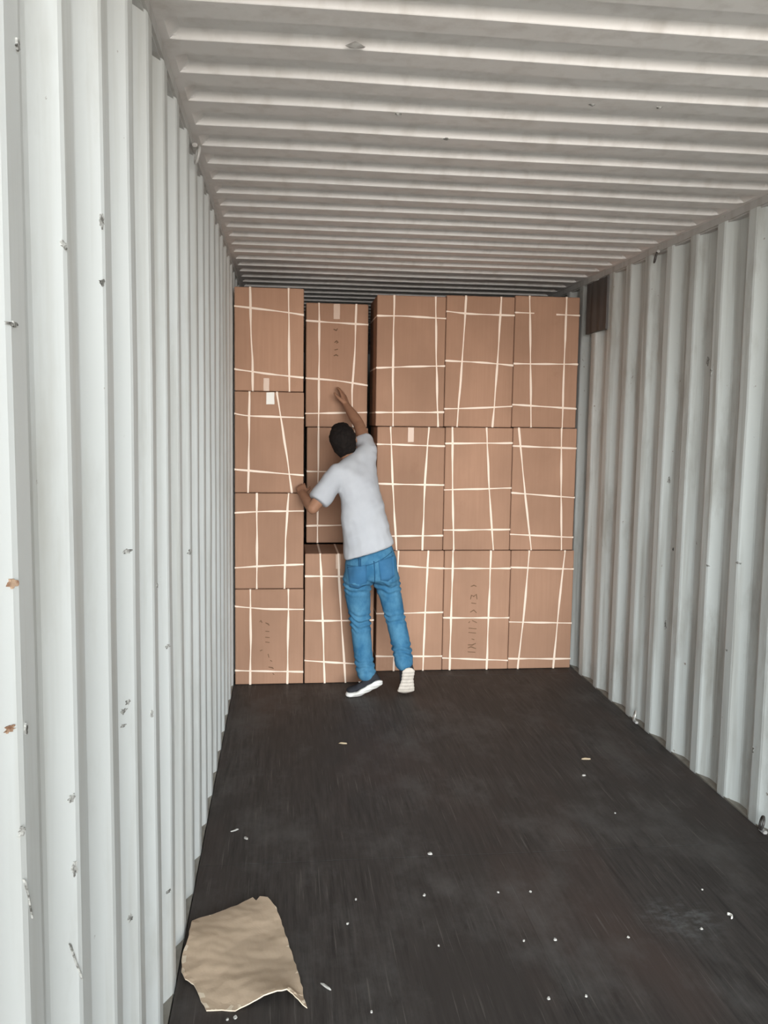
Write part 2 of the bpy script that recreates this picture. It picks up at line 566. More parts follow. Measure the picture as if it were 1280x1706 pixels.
def strap(root, dims, pts, vertical, seed, width=0.0120, gap_side=None):
    x0, x1, z0, z1, yf, depth = dims
    rnd = random.Random(seed)
    cx, cz, w, h = (x0+x1)/2, (z0+z1)/2, x1-x0, z1-z0
    base = 0.0010 if vertical else 0.0018
    fr = resample(pts)
    fl, phase, freq = 0.0022, rnd.random()*9, 5 + 4*rnd.random()
    P, A, N, Wd = [], [], [], []
    def wid(s):
        t = 0.5 + 0.5*math.sin(s*freq*2.2 + phase) + 0.35*noise.noise((s*9, phase, 0))
        return width*(0.58 + 0.62*max(0, min(1, t)))
    if vertical:
        xs = [p[0] for p in fr]; zs = [p[1] for p in fr]
        ztop, zbot = z1, z0
        for i, (x, z) in enumerate(zip(xs, zs)):
            z = max(min(z, z1 - 0.004), z0 + 0.004)
            xw = x + fl*noise.noise((z*7 + seed, 1.7, 0.3))
            u, v = 2*(xw-cx)/w, 2*(z-cz)/h
            P.append(Vector((xw, yf - bulge(u, v) - base, z))); A.append(EX); N.append(-EY); Wd.append(wid(z))
        xa, xb = P[0].x, P[-1].x
        P.append(Vector((xb, yf - base, z0 - 0.0002))); A.append(EX); N.append((-EY-EZ).normalized()); Wd.append(width)
        P.append(Vector((xb, yf + depth + base, z0 - 0.0002))); A.append(EX); N.append((EY-EZ).normalized()); Wd.append(width)
        P.append(Vector((xa, yf + depth + base, z1 + 0.0006))); A.append(EX); N.append((EY+EZ).normalized()); Wd.append(width)
        P.append(Vector((xa, yf - base, z1 + 0.0006))); A.append(EX); N.append((-EY+EZ).normalized()); Wd.append(width)
        P.append(P[0].copy()); A.append(EX); N.append(-EY); Wd.append(Wd[0])
    else:
        for x, z in fr:
            x = max(min(x, x1 - 0.004), x0 + 0.004)
            zw = z + fl*0.7*noise.noise((x*8 + seed, 4.7, 0.3))
            u, v = 2*(x-cx)/w, 2*(zw-cz)/h
            P.append(Vector((x, yf - bulge(u, v) - base, zw))); A.append(EZ); N.append(-EY); Wd.append(wid(x*1.5)*0.92)
        za, zb = P[0].z, P[-1].z
        o = 0.0004
        right = [(Vector((x1 + o, yf - base, zb)), (EX-EY).normalized()), (Vector((x1 + o, yf + depth + base, zb)), (EX+EY).normalized())]
        left = [(Vector((x0 - o, yf + depth + base, za)), (EY-EX).normalized()), (Vector((x0 - o, yf - base, za)), (-EX-EY).normalized())]
        if gap_side == 'right':            # loose end on the left part only: left side strip
            P, A, N, Wd = P[::-1], A, N, Wd[::-1]
            ext = left[::-1]
        elif gap_side == 'left':
            ext = right
        else:
            ext = right + left
        for p, n in ext:
            P.append(p); A.append(EZ); N.append(n); Wd.append(width*0.9)
        if gap_side is None:
            P.append(P[0].copy()); A.append(EZ); N.append(-EY); Wd.append(Wd[0])
    V, F = sweep_rect(P, A, N, Wd, 0.0012)
    return link('strap', mesh_py('strap', V, F), mat_strap, root)

def patch(root, name, dims, x0, x1, z0, z1, mat, label=None):
    """paper or tape stuck on the front face"""
    X0, X1, Z0, Z1, yf, depth = dims
    V, F = [], []
    nx, nz = 4, 6
    for lift in (0.0009, -0.0004):
        for i in range(nx+1):
            for k in range(nz+1):
                x, z = x0 + (x1-x0)*i/nx, z0 + (z1-z0)*k/nz
                u, v = 2*(x-(X0+X1)/2)/(X1-X0), 2*(z-(Z0+Z1)/2)/(Z1-Z0)
                V.append((x + 0.002*noise.noise((x*30, z*30, 1)), yf - bulge(u, v) - lift - 0.0009, z + 0.002*noise.noise((x*30, z*30, 7))))
    m = (nx+1)*(nz+1)
    for i in range(nx):
        for k in range(nz):
            a = i*(nz+1)+k
            F.append((a, a+nz+1, a+nz+2, a+1)); F.append((m+a, m+a+1, m+a+nz+2, m+a+nz+1))
    for i in range(nx):
        for k in (0, nz):
            a = i*(nz+1)+k; F.append((a, m+a, m+a+nz+1, a+nz+1))
    for k in range(nz):
        for i in (0, nx):
            a = i*(nz+1)+k; F.append((a, a+1, m+a+1, m+a))
    o = link(name, mesh_py(name, V, F), mat, root)
    if label: o['label'] = label
    return o

def writing(root, dims, strokes, width=0.0075):
    """marker strokes on the front face, as one mesh"""
    X0, X1, Z0, Z1, yf, depth = dims
    V, F = [], []
    for st in strokes:
        pts = []
        for (x, z) in st:
            u, v = 2*(x-(X0+X1)/2)/(X1-X0), 2*(z-(Z0+Z1)/2)/(Z1-Z0)
            pts.append(Vector((x, yf - bulge(u, v) - 0.0011, z)))
        b = len(V)
        for i, p in enumerate(pts):
            t = (pts[min(i+1, len(pts)-1)] - pts[max(i-1, 0)]).normalized()
            a = t.cross(EY)
            wv = width*(0.6 if i in (0, len(pts)-1) else 1.0)
            V += [p - a*wv/2, p + a*wv/2, p + a*wv/2 - EY*0.0005, p - a*wv/2 - EY*0.0005]
        for i in range(len(pts)-1):
            for j in range(4):
                k = (j+1) % 4; c = b + i*4
                F.append((c+j, c+k, c+4+k, c+4+j))
    o = link('lettering', mesh_py('lettering', V, F), mat_ink, root)
    o['label'] = 'faint brown marker writing running down the carton'
    return o

STRAPS={
'0d':([[(0.109,2.516),(0.116,2.224),(0.124,2.077),(0.124,1.892)],[(0.345,2.513),(0.35,2.193),(0.353,1.889)]],[[(0.014,2.404),(0.346,2.374),(0.435,2.363)],[(0.009,2.019),(0.194,1.997),(0.437,1.976)]]),
'0c':([[(0.105,1.869),(0.101,1.554),(0.095,1.251)],[(0.276,1.868),(0.315,1.633),(0.349,1.406),(0.369,1.257)]],[[(0.008,1.744),(0.101,1.731),(0.439,1.725)],[(0.007,1.395),(0.441,1.361)]]),
'0b':([[(0.15,1.244),(0.15,0.635)],[(0.35,1.245),(0.332,0.945),(0.325,0.637)]],[[(0.007,1.121),(0.195,1.13),(0.442,1.134)],[(0.006,0.768),(0.233,0.782),(0.444,0.789)]]),
'0a':([[(0.108,0.627),(0.112,0.321),(0.107,0.012)],[(0.352,0.618),(0.35,0.318),(0.347,0.011)]],[[(0.005,0.519),(0.196,0.501),(0.445,0.495)],[(0.004,0.098),(0.448,0.082)]]),
'1a':([[(0.555,0.851),(0.564,0.632),(0.574,0.395),(0.589,-0.001)],[(0.671,0.851),(0.685,0.552),(0.726,-0.004)]],[[(0.448,0.711),(0.692,0.71),(0.891,0.709)],[(0.45,0.42),(0.895,0.419)],[(0.451,0.158),(0.76,0.132),(0.899,0.126)]]),
'1b':([[(0.556,1.655),(0.554,1.299),(0.553,0.879)],[(0.809,1.658),(0.818,0.879)]],[[(0.471,1.36),(0.896,1.356)],[(0.473,0.98),(0.901,0.989)]]),
'1c':([[(0.554,2.494),(0.557,2.12),(0.556,1.679)],[(0.807,2.493),(0.799,2.166),(0.785,1.921),(0.792,1.683)]],[[(0.465,2.383),(0.669,2.373),(0.883,2.367)],[(0.463,1.996),(0.673,1.984),(0.888,1.956)],[(0.465,1.756),(0.891,1.771)]]),
'2c':([[(1.038,2.529),(1.036,2.115),(1.043,1.675)],[(1.314,2.537),(1.327,2.122),(1.348,1.68)]],[[(0.936,2.402),(1.132,2.403),(1.385,2.395)],[(0.941,2.062),(1.138,2.074),(1.388,2.084)],[(0.941,1.769),(1.395,1.777)]]),
'2b':([[(1.028,1.659),(1.039,1.439),(1.051,1.237),(1.081,0.849)],[(1.287,1.663),(1.266,1.319),(1.259,0.853)]],[[(0.936,1.558),(1.372,1.551)],[(0.948,1.293),(1.378,1.288)],[(0.953,0.939),(1.385,0.943)]]),
'2a':([[(1.094,0.824),(1.075,0.014)],[(1.299,0.824),(1.287,0.454),(1.279,0.015)]],[[(0.948,0.746),(1.203,0.729),(1.39,0.716)],[(0.953,0.407),(1.388,0.411)],[(0.957,0.109),(1.395,0.102)]]),
'3c':([[(1.52,2.528),(1.502,2.126),(1.478,1.682)],[(1.759,2.535),(1.744,2.131),(1.723,1.685)]],[[(1.397,2.442),(1.535,2.431),(1.846,2.428)],[(1.4,2.119),(1.625,2.113),(1.852,2.098)],[(1.399,1.801),(1.592,1.808),(1.86,1.825)]]),
'3b':([[(1.447,1.665),(1.456,1.28),(1.475,0.848)],[(1.682,1.668),(1.71,1.261),(1.751,0.848)]],[[(1.396,1.568),(1.847,1.577)],[(1.399,1.255),(1.852,1.27)],[(1.405,0.98),(1.857,0.985)]]),
'3a':([[(1.471,0.823),(1.468,0.41),(1.465,0.016)],[(1.735,0.823),(1.73,0.407),(1.728,0.011)]],[[(1.407,0.716),(1.861,0.714)],[(1.414,0.372),(1.871,0.368)],[(1.417,0.089),(1.637,0.077),(1.876,0.065)]]),
'4c':([[(1.952,2.533),(1.971,2.137),(1.99,1.689)],[(2.207,2.541),(2.205,2.142),(2.209,1.692)]],[[(1.862,2.448),(1.986,2.447)],[(2.139,2.444),(2.298,2.441)],[(1.868,2.11),(2.307,2.116)],[(1.873,1.837),(2.048,1.828),(2.31,1.816)]]),
'4b':([[(1.907,1.672),(1.958,1.263),(2.018,0.847)],[(2.205,1.676),(2.216,1.264),(2.234,0.851)]],[[(1.869,1.557),(2.312,1.546)],[(1.874,1.238),(2.304,1.207)],[(1.871,0.952),(2.302,0.931)]]),
'4a':([[(2.006,0.822),(1.981,0.405),(1.951,0.016)],[(2.259,0.822),(2.227,0.402),(2.206,0.016)]],[[(1.873,0.722),(2.306,0.708)],[(1.881,0.338),(2.316,0.326)],[(1.884,0.077),(2.321,0.07)]]),
}

SH = (0.0, -0.012, -0.024)     # the right-hand stacks step slightly to the left as they rise
cols_right = [(0.950, 1.410), (1.413, 1.877), (1.880, 2.327)]
BOX = {
 '0a': (0.012, 0.449, 0.003, 0.627, 5.55), '0b': (0.012, 0.447, 0.631, 1.245, 5.55), '0c': (0.012, 0.444, 1.249, 1.883, 5.55), '0d': (0.012, 0.440, 1.887, 2.523, 5.55),
 '1a': (0.457, 0.905, 0.003, 0.857, 5.55), '1b': (0.476, 0.898, 0.861, 1.662, 6.03), '1c': (0.466, 0.890, 1.666, 2.503, 6.03),
}
for ci, (xa, xb) in enumerate(cols_right):
    c = ci + 2
    BOX['%da' % c] = (xa, xb, 0.003, 0.838, 5.80)
    BOX['%db' % c] = (xa + SH[1], xb + SH[1], 0.842, 1.675 + 0.003*ci, 5.80)
    BOX['%dc' % c] = (xa + SH[2], xb + SH[2], 1.679 + 0.003*ci, 2.537 + 0.012*ci, 5.80)
LAB = {
 '0a': 'strapped carton on the floor in the corner against the left wall, marker writing on it',
 '0b': 'second carton up in the four-box stack against the left wall, two straps down its face',
 '0c': 'third carton up in the stack against the left wall, white label at top',
 '0d': 'topmost carton of the four-box stack against the left wall',
 '1a': 'tall strapped carton on the floor just left of the person\'s legs',
 '1b': 'set-back carton behind the person\'s shoulders, below the one being touched',
 '1c': 'set-back top carton the person reaches up to, beside the dark gap',
 '2a': 'strapped carton on the floor behind the person\'s right leg',
 '2b': 'middle carton of the stack just right of the person\'s back',
 '2c': 'top carton just right of the dark gap between the stacks',
 '3a': 'floor-level carton with marker writing down its face, second stack from the right wall',
 '3b': 'middle-height carton in the second stack from the right wall',
 '3c': 'top carton in the second stack from the right wall',
 '4a': 'floor-level carton in the stack against the right wall, straps slanting',
 '4b': 'middle-height carton in the stack against the right wall',
 '4c': 'top carton against the right wall with a broken strap across its upper face',
}
for bi, (key, (xa, xb, za, zb, yf)) in enumerate(BOX.items()):
    depth = 0.44
    dims = (xa, xb, za, zb, yf, depth)
    root = link('cardboard_box', carton_mesh(xa, xb, za, zb, yf, depth, bi + 1), mat_card)
    tag(root, LAB[key], 'cardboard box', 'strapped cartons stacked across the container')
    vs, hs = STRAPS[key]
    for i, s in enumerate(vs):
        strap(root, dims, s, True, bi*17 + i)
    for i, s in enumerate(hs):
        g = None
        if key == '4c' and i == 0: g = 'right'
        if key == '4c' and i == 1: g = 'left'
        strap(root, dims, s, False, bi*17 + 7 + i, gap_side=g)
    if key == '1c':
        patch(root, 'tape', dims, 0.652, 0.695, 2.398, 2.500, mat_tape, 'beige tape end')
        patch(root, 'flap_tape', dims, 0.470, 0.886, 1.705, 1.852, mat_card, 'brown tape band')
        writing(root, dims, [[(0.655, 2.15), (0.672, 2.158), (0.686, 2.15)], [(0.66, 2.24), (0.675, 2.252), (0.684, 2.243), (0.672, 2.236)],
                             [(0.652, 2.33), (0.672, 2.322), (0.68, 2.335)], [(0.66, 2.19), (0.684, 2.196)]], 0.010)
    if key == '1a':
        patch(root, 'tape', dims, 0.655, 0.684, 0.758, 0.853, mat_tape, 'beige tape end')
    if key == '0d':
        patch(root, 'tape', dims, 0.192, 0.226, 1.889, 1.968, mat_tape, 'beige tape end')
    if key == '0c':
        patch(root, 'label', dims, 0.209, 0.259, 1.806, 1.880, mat_label, 'white paper label')
    if key == '2b':
        patch(root, 'tape', dims, 1.145, 1.185, 1.575, 1.672, mat_tape, 'beige tape end')
    if key == '3a':
        writing(root, dims, [[(1.600, .590), (1.622, .598), (1.640, .590)], [(1.600, .50), (1.606, .53), (1.622, .52), (1.640, .535), (1.646, .50)],
                             [(1.606, .475), (1.640, .470)], [(1.60, .41), (1.625, .425), (1.645, .405)], [(1.615, .352), (1.650, .335)], [(1.590, .335), (1.60, .345)],
                             [(1.592, .298), (1.648, .292)], [(1.592, .268), (1.645, .262)], [(1.615, .222), (1.635, .215)],
                             [(1.590, .180), (1.620, .178), (1.646, .190)], [(1.590, .158), (1.612, .166), (1.648, .152)], [(1.590, .130), (1.645, .126)]], 0.008)
    if key == '0a':
        writing(root, dims, [[(.168, .415), (.176, .425), (.184, .410)], [(.205, .410), (.222, .402), (.230, .392)], [(.205, .355), (.230, .352)],
                             [(.204, .315), (.232, .312)], [(.204, .284), (.232, .280)], [(.170, .225), (.186, .232)], [(.222, .205), (.228, .180)],
                             [(.236, .162), (.248, .155)], [(.225, .118), (.250, .112), (.258, .106)], [(.252, .075), (.262, .066)]], 0.008)

# ------------------------------------------------------------------ torn cardboard sheet on the floor
def torn_sheet():
    raw = [(-0.021, 2.809, 0.03), (0.015, 2.825, 0.025), (0.105, 2.876, 0.02), (0.164, 2.916, 0.02), (0.216, 2.966, 0.02), (0.229, 2.945, 0.02), (0.241, 2.968, 0.02), (0.269, 2.957, 0.02), (0.301, 2.889, 0.02), (0.32, 2.793, 0.015), (0.351, 2.647, 0.01), (0.375, 2.511, 0.008), (0.394, 2.381, 0.003), (0.368, 2.399, 0.02), (0.335, 2.432, 0.03), (0.307, 2.429, 0.03), (0.268, 2.418, 0.025), (0.225, 2.405, 0.012), (0.187, 2.386, 0.006), (0.148, 2.395, 0.006), (0.104, 2.396, 0.006), (0.078, 2.457, 0.006), (0.056, 2.512, 0.006), (0.029, 2.534, 0.01), (0.013, 2.569, 0.015), (0.005, 2.647, 0.02), (-0.008, 2.729, 0.03)]
    pts = [(max(x, 0.007 + (0.012 if z > 0.02 else 0)), y, z) for x, y, z in raw]
    # ragged outline
    out = []
    n = len(pts)
    for i in range(n):
        a, b = Vector(pts[i]), Vector(pts[(i+1) % n])
        m = max(1, int((b - a).length/0.02))
        for s in range(m):
            p = a.lerp(b, s/m)
            if s:
                d = (b - a).normalized().cross(EZ)
                p += d*0.006*noise.noise(p*45)
            if p.x < 0.007: p.x = 0.007
            out.append(p)
    bm = bmesh.new()
    vs = [bm.verts.new((p.x, p.y, 0)) for p in out]
    bm.faces.new(vs)
    bmesh.ops.triangulate(bm, faces=bm.faces[:])
    for _ in range(6):
        es = [e for e in bm.edges if e.calc_length() > 0.017]
        if es:
            bmesh.ops.subdivide_edges(bm, edges=es, cuts=1)
            bmesh.ops.triangulate(bm, faces=[f for f in bm.faces if len(f.verts) > 3])
    B = [(p.x, p.y, p.z) for p in out]
    Bx = np.array([[b[0], b[1]] for b in B]); Bz = np.array([b[2] for b in B])
    for v in bm.verts:
        d2 = ((Bx - np.array([v.co.x, v.co.y]))**2).sum(1) + 1e-5
        w = 1/d2**1.5
        z = float((w*Bz).sum()/w.sum())
        z += 0.006*noise.noise((v.co.x*9, v.co.y*9, 2.0)) + 0.002*noise.noise((v.co.x*30, v.co.y*30, 5.0))
        v.co.z = max(z, 0.0035)
    r = bmesh.ops.extrude_face_region(bm, geom=bm.faces[:])
    up = [g for g in r['geom'] if isinstance(g, bmesh.types.BMVert)]
    bmesh.ops.translate(bm, verts=up, vec=(0, 0, 0.004))
    me = bm_mesh('cardboard_sheet', bm)
    o = link('cardboard_sheet', me, mat_card_sheet)
    me.materials.append(mat_card_torn)
    for p in me.polygons:
        c = p.center
        edge = min(abs((c - q).length) for q in [Vector((b[0], b[1], c.z)) for b in B[::2]])
        left_rim = c.x < 0.20 and (c.y < 2.72 - 1.2*c.x or c.y < 2.46)
        if abs(p.normal.z) < 0.45 or edge < (0.017 if left_rim else 0.007)*(0.6 + noise.noise(c*40)): p.material_index = 1
    # torn strip where the face paper peeled off, along the near left edge
    lo = min(v.co.z for v in me.vertices)
    o.location.z = 0.0008 - lo
    tag(o, 'torn piece of brown cardboard lying on the floor by the left wall', 'cardboard')
    return o
torn_sheet()

# ------------------------------------------------------------------ small scraps on the floor
def scrap(name, x, y, a, b, h, mat, seed, label, group=None, cat='scrap'):
    rnd = random.Random(seed); n = 9
    ang = rnd.random()*3.14
    V = []
    for z, k in ((0.0, 1.0), (h, 0.8)):
        for i in range(n):
            t = 2*math.pi*i/n; r = k*(0.7 + 0.4*rnd.random())
            u, v = math.cos(t)*a/2*r, math.sin(t)*b/2*r
            V.append((u*math.cos(ang) - v*math.sin(ang), u*math.sin(ang) + v*math.cos(ang), z*(0.7 + 0.6*rnd.random())))
    F = [tuple(range(n))[::-1], tuple(range(n, 2*n))] + [(i, (i+1) % n, n + (i+1) % n, n + i) for i in range(n)]
    o = link(name, mesh_py(name, V, F), mat)
    o.location = (x, y, 0.0003)
    return tag(o, label, cat, group)
debris = [(1.864, 2.904), (1.741, 2.664), (1.472, 2.639), (1.116, 2.65), (1.222, 2.647), (1.224, 2.946), (1.104, 2.952), (0.831, 2.956), (0.542, 2.802), (0.582, 2.949), (0.83, 2.649), (1.111, 2.36), (1.227, 2.36), (0.579, 2.348), (1.783, 3.962), (0.901, 3.255), (0.166, 2.355), (0.188, 2.361), (0.121, 3.519), (0.172, 3.446), (1.78, 3.547), (1.873, 2.725), (1.866, 4.163), (0.639, 4.472), (0.453, 2.476)]
for i, (x, y) in enumerate(debris):
    if i == 21:                                    # curled white chip
        rt = link('plastic_chip', mesh_py('plastic_chip', *sweep_rect([Vector((0.009*math.cos(t), 0.011*math.sin(t), 0.005)) for t in np.linspace(-1.5, 1.5, 12)],
                  [EZ]*12, [Vector((math.cos(t), math.sin(t), 0)) for t in np.linspace(-1.5, 1.5, 12)], [0.009]*12, 0.003)), mat_label)
        rt.location = (x, y, 0.0004); tag(rt, 'curled bright white chip on the floor, nearest the right edge of the photo', 'scrap')
    elif i == 22: scrap('wood_splinter', x, y, .06, .014, .006, mat_splinter, i, 'pale wood splinter on the floor below the rightmost carton stack', None, 'splinter')
    elif i == 23: scrap('wood_splinter', x, y, .05, .014, .006, mat_splinter, i, 'pale wood splinter on the floor just in front of the person\'s left shoe', None, 'splinter')
    elif i == 24: scrap('wood_splinter', x, y, .05, .009, .004, mat_scrap, i, 'thin pale splinter on the floor beside the torn cardboard piece', None, 'splinter')
    elif i == 14: scrap('paper_scrap', x, y, .022, .018, .005, mat_scrap, i, 'pale scrap right beside the splinter in front of the rightmost stack')
    elif i == 15: scrap('paper_scrap', x, y, .022, .016, .005, mat_scrap, i, 'pale scrap on the seam across the floorboards')
    elif i == 18: scrap('wood_splinter', x, y, .045, .008, .004, mat_scrap, i, 'thin pale splinter on the floor close to the left wall', None, 'splinter')
    elif i == 19: scrap('paper_scrap', x, y, .03, .014, .004, mat_scrap, i, 'pale scrap near the left wall, beyond the torn cardboard')
    else:
        s = .007 + .006*((i*37) % 10)/10
        scrap('paper_scrap', x, y, s*1.2, s, .004, mat_scrap, i, 'tiny pale fleck scattered on the dark floorboards', 'tiny pale flecks on the floor')

# ------------------------------------------------------------------ the person, seen from behind
def cloth(name, base, shade, scale=14, weave=True):
    m = material(name, base, 0.9, 0.12)
    k = NB(m)
    c = k.mix(k.range(k.noise(scale, (1, 1, 0.6), 5, 0.6), 0.35, 0.7), base, shade)
    k.color(c)
    if weave: k.bump(k.noise(420, detail=1), 0.12, 0.001)
    return m
mat_shirt = cloth('white_cotton', (0.43, 0.43, 0.445), (0.385, 0.385, 0.405), 6)
mat_jeans = cloth('blue_denim', (0.030, 0.115, 0.215), (0.080, 0.21, 0.32), 16)
mat_stitch = cloth('denim_seam', (0.022, 0.085, 0.17), (0.03, 0.10, 0.19), 20)
mat_pocket = cloth('denim_pocket', (0.032, 0.115, 0.225), (0.05, 0.145, 0.26), 16)
mat_skin = cloth('tan_skin', (0.30, 0.155, 0.095), (0.26, 0.13, 0.078), 20, False)
mat_skin.node_tree.nodes['Principled BSDF'].inputs['Roughness'].default_value = 0.55
mat_lip = material('lips', (0.27, 0.10, 0.075), 0.5, 0.3)
mat_hair = cloth('black_hair', (0.008, 0.006, 0.0055), (0.016, 0.012, 0.010), 60, False)
mat_eye = material('eye_white', (0.75, 0.72, 0.68), 0.3, 0.5)
mat_iris = material('eye_iris', (0.03, 0.018, 0.012), 0.3, 0.5)
mat_sole = cloth('white_rubber', (0.78, 0.76, 0.72), (0.66, 0.63, 0.58), 30, False)
mat_sole_worn = cloth('worn_tread_rubber', (0.62, 0.55, 0.48), (0.50, 0.44, 0.38), 40, False)
mat_shoe = cloth('black_canvas', (0.022, 0.022, 0.026), (0.035, 0.035, 0.04), 30)

_sph = None
def unit_sphere():
    global _sph
    if _sph is None:
        b = bmesh.new(); bmesh.ops.create_icosphere(b, subdivisions=3, radius=1.0)
        _sph = [v.co.copy() for v in b.verts]; b.free()
    return _sph

def E(c, r, xd=None, zd=None):
    """ellipsoid: centre, radii (or radius), local x direction, local z direction -> point cloud"""
    if isinstance(r, (int, float)): r = (r, r, r)
    if xd is None and zd is None:
        X, Y, Z = EX, EY, EZ
    elif zd is not None:
        Z = Vector(zd).normalized()
        X = Vector(xd) if xd is not None else (EX if abs(Z.x) < 0.9 else EY)
        X = (X - Z*X.dot(Z)).normalized(); Y = Z.cross(X)
    else:
        X = Vector(xd).normalized(); Y = (EY - X*X.y).normalized(); Z = X.cross(Y)
    c = Vector(c)
    return [c + X*p.x*r[0] + Y*p.y*r[1] + Z*p.z*r[2] for p in unit_sphere()]

class Blob:
    """overlapping convex pieces, fused into one continuous skin by voxel remeshing"""
    def __init__(self): self.bm = bmesh.new()
    def hull(self, *clouds):
        vs = [self.bm.verts.new(p) for c in clouds for p in c]
        r = bmesh.ops.convex_hull(self.bm, input=vs)
        bad = list({g for g in list(r['geom_interior']) + list(r['geom_unused']) if isinstance(g, bmesh.types.BMVert)})
        if bad: bmesh.ops.delete(self.bm, geom=bad, context='VERTS')
    def chain(self, *clouds):
        for a, b in zip(clouds, clouds[1:]): self.hull(a, b)
    def limb(self, *pr):
        self.chain(*[E(p, r) for p, r in pr])
    def build(self, name, mat, voxel, smooth=6, parent=None, fold=None):
        me = bpy.data.meshes.new('tmp'); self.bm.to_mesh(me); self.bm.free()
        o = bpy.data.objects.new('tmp', me); COL.objects.link(o)
        m = o.modifiers.new('r', 'REMESH'); m.mode = 'VOXEL'; m.voxel_size = voxel
        s = o.modifiers.new('s', 'SMOOTH'); s.factor = 0.5; s.iterations = smooth
        bpy.context.view_layer.update()
        dg = bpy.context.evaluated_depsgraph_get()
        res = bpy.data.meshes.new_from_object(o.evaluated_get(dg))
        bpy.data.objects.remove(o); bpy.data.meshes.remove(me)
        res.name = name
        if fold is not None:
            nr = [v.normal.copy() for v in res.vertices]
            for v, n in zip(res.vertices, nr):
                v.co += n*fold(v.co)
            res.update()
        return link(name, res, mat, parent, True)

V3 = Vector
shL, elL, wrL = V3((0.648, 5.27, 1.387)), V3((0.493, 5.215, 1.184)), V3((0.437, 5.405, 1.256))
shR, elR, wrR = V3((0.842, 5.455, 1.520)), V3((0.806, 5.705, 1.690)), V3((0.735, 5.872, 1.812))
neck, head = V3((0.748, 5.375, 1.455)), V3((0.690, 5.425, 1.580))
hipL, hipR = V3((0.775, 5.28, 0.80)), V3((0.940, 5.28, 0.805))
knL, knR = V3((0.796, 5.305, 0.467)), V3((1.014, 5.285, 0.489))
anL, anR = V3((0.826, 5.285, 0.120)), V3((1.066, 5.235, 0.215))
u_hem = V3((0.306, 0.0, 0.104)).normalized()
sh_dir = (shR - shL).normalized()

# ---- body: head, neck, arms and hands show; the rest is under the clothes
look = V3((-0.02, 0.84, 0.46)).normalized()           # where the face points
hup = (V3((-0.30, -0.40, 0.87)) - look*V3((-0.30, -0.40, 0.87)).dot(look)).normalized()
hrt = look.cross(hup).normalized()                     # the head's own right
def hp(r, f, u): return head + hrt*r + look*f + hup*u
body = Blob()
def HE(r, f, u, rad): return E(hp(r, f, u), rad, hrt, hup)
body.hull(HE(0, -0.012, 0.030, (0.074, 0.092, 0.078)), HE(0, -0.005, -0.005, (0.070, 0.082, 0.06)))
body.hull(HE(0, 0.020, -0.02, (0.062, 0.062, 0.06)), HE(0, 0.055, -0.088, (0.026, 0.022, 0.020)), HE(0, 0.02, -0.07, (0.052, 0.045, 0.03)))
body.hull(HE(0, 0.088, 0.016, (0.010, 0.010, 0.012)), HE(0, 0.103, -0.026, (0.016, 0.012, 0.010)))     # nose
body.hull(HE(-0.03, 0.079, 0.030, (0.02, 0.011, 0.008)), HE(0.03, 0.079, 0.030, (0.02, 0.011, 0.008)))  # brow
for s in (-1, 1):
    body.hull(HE(s*0.074, -0.008, 0.010, (0.008, 0.016, 0.026)), HE(s*0.076, -0.004, -0.014, (0.007, 0.009, 0.014)))
body.hull(E(hp(0, -0.02, -0.06), (0.055, 0.055, 0.04)), E(neck + V3((0, -0.01, 0.0)), (0.058, 0.058, 0.03)))
ch = V3((0.775, 5.34, 1.31)); ws = V3((0.812, 5.285, 1.10)); pv = V3((0.845, 5.28, 0.88))
body.hull(E(neck, (0.055, 0.055, 0.03)), E(shL, 0.045), E(shR, 0.045), E(ch, (0.125, 0.085, 0.06), sh_dir))
body.chain(E(ch, (0.125, 0.085, 0.06), sh_dir), E(ws, (0.115, 0.085, 0.05)), E(pv, (0.125, 0.09, 0.06), u_hem))
body.limb((shL, 0.048), (shL.lerp(elL, 0.5), 0.043), (elL, 0.036), (elL.lerp(wrL, 0.35), 0.037), (wrL, 0.025))
body.limb((shR, 0.048), (shR.lerp(elR, 0.5), 0.043), (elR, 0.036), (elR.lerp(wrR, 0.35), 0.036), (wrR, 0.025))
body.limb((hipL, 0.072), (hipL.lerp(knL, 0.5), 0.060), (knL, 0.046), (knL.lerp(anL, 0.35), 0.044), (anL, 0.034))
body.limb((hipR, 0.072), (hipR.lerp(knR, 0.5), 0.056), (knR, 0.046), (knR.lerp(anR, 0.35), 0.044), (anR, 0.034))
body.limb((anL, 0.034), (V3((0.836, 5.282, 0.12)), 0.024))
body.limb((anR, 0.034), (V3((1.084, 5.258, 0.15)), 0.024))

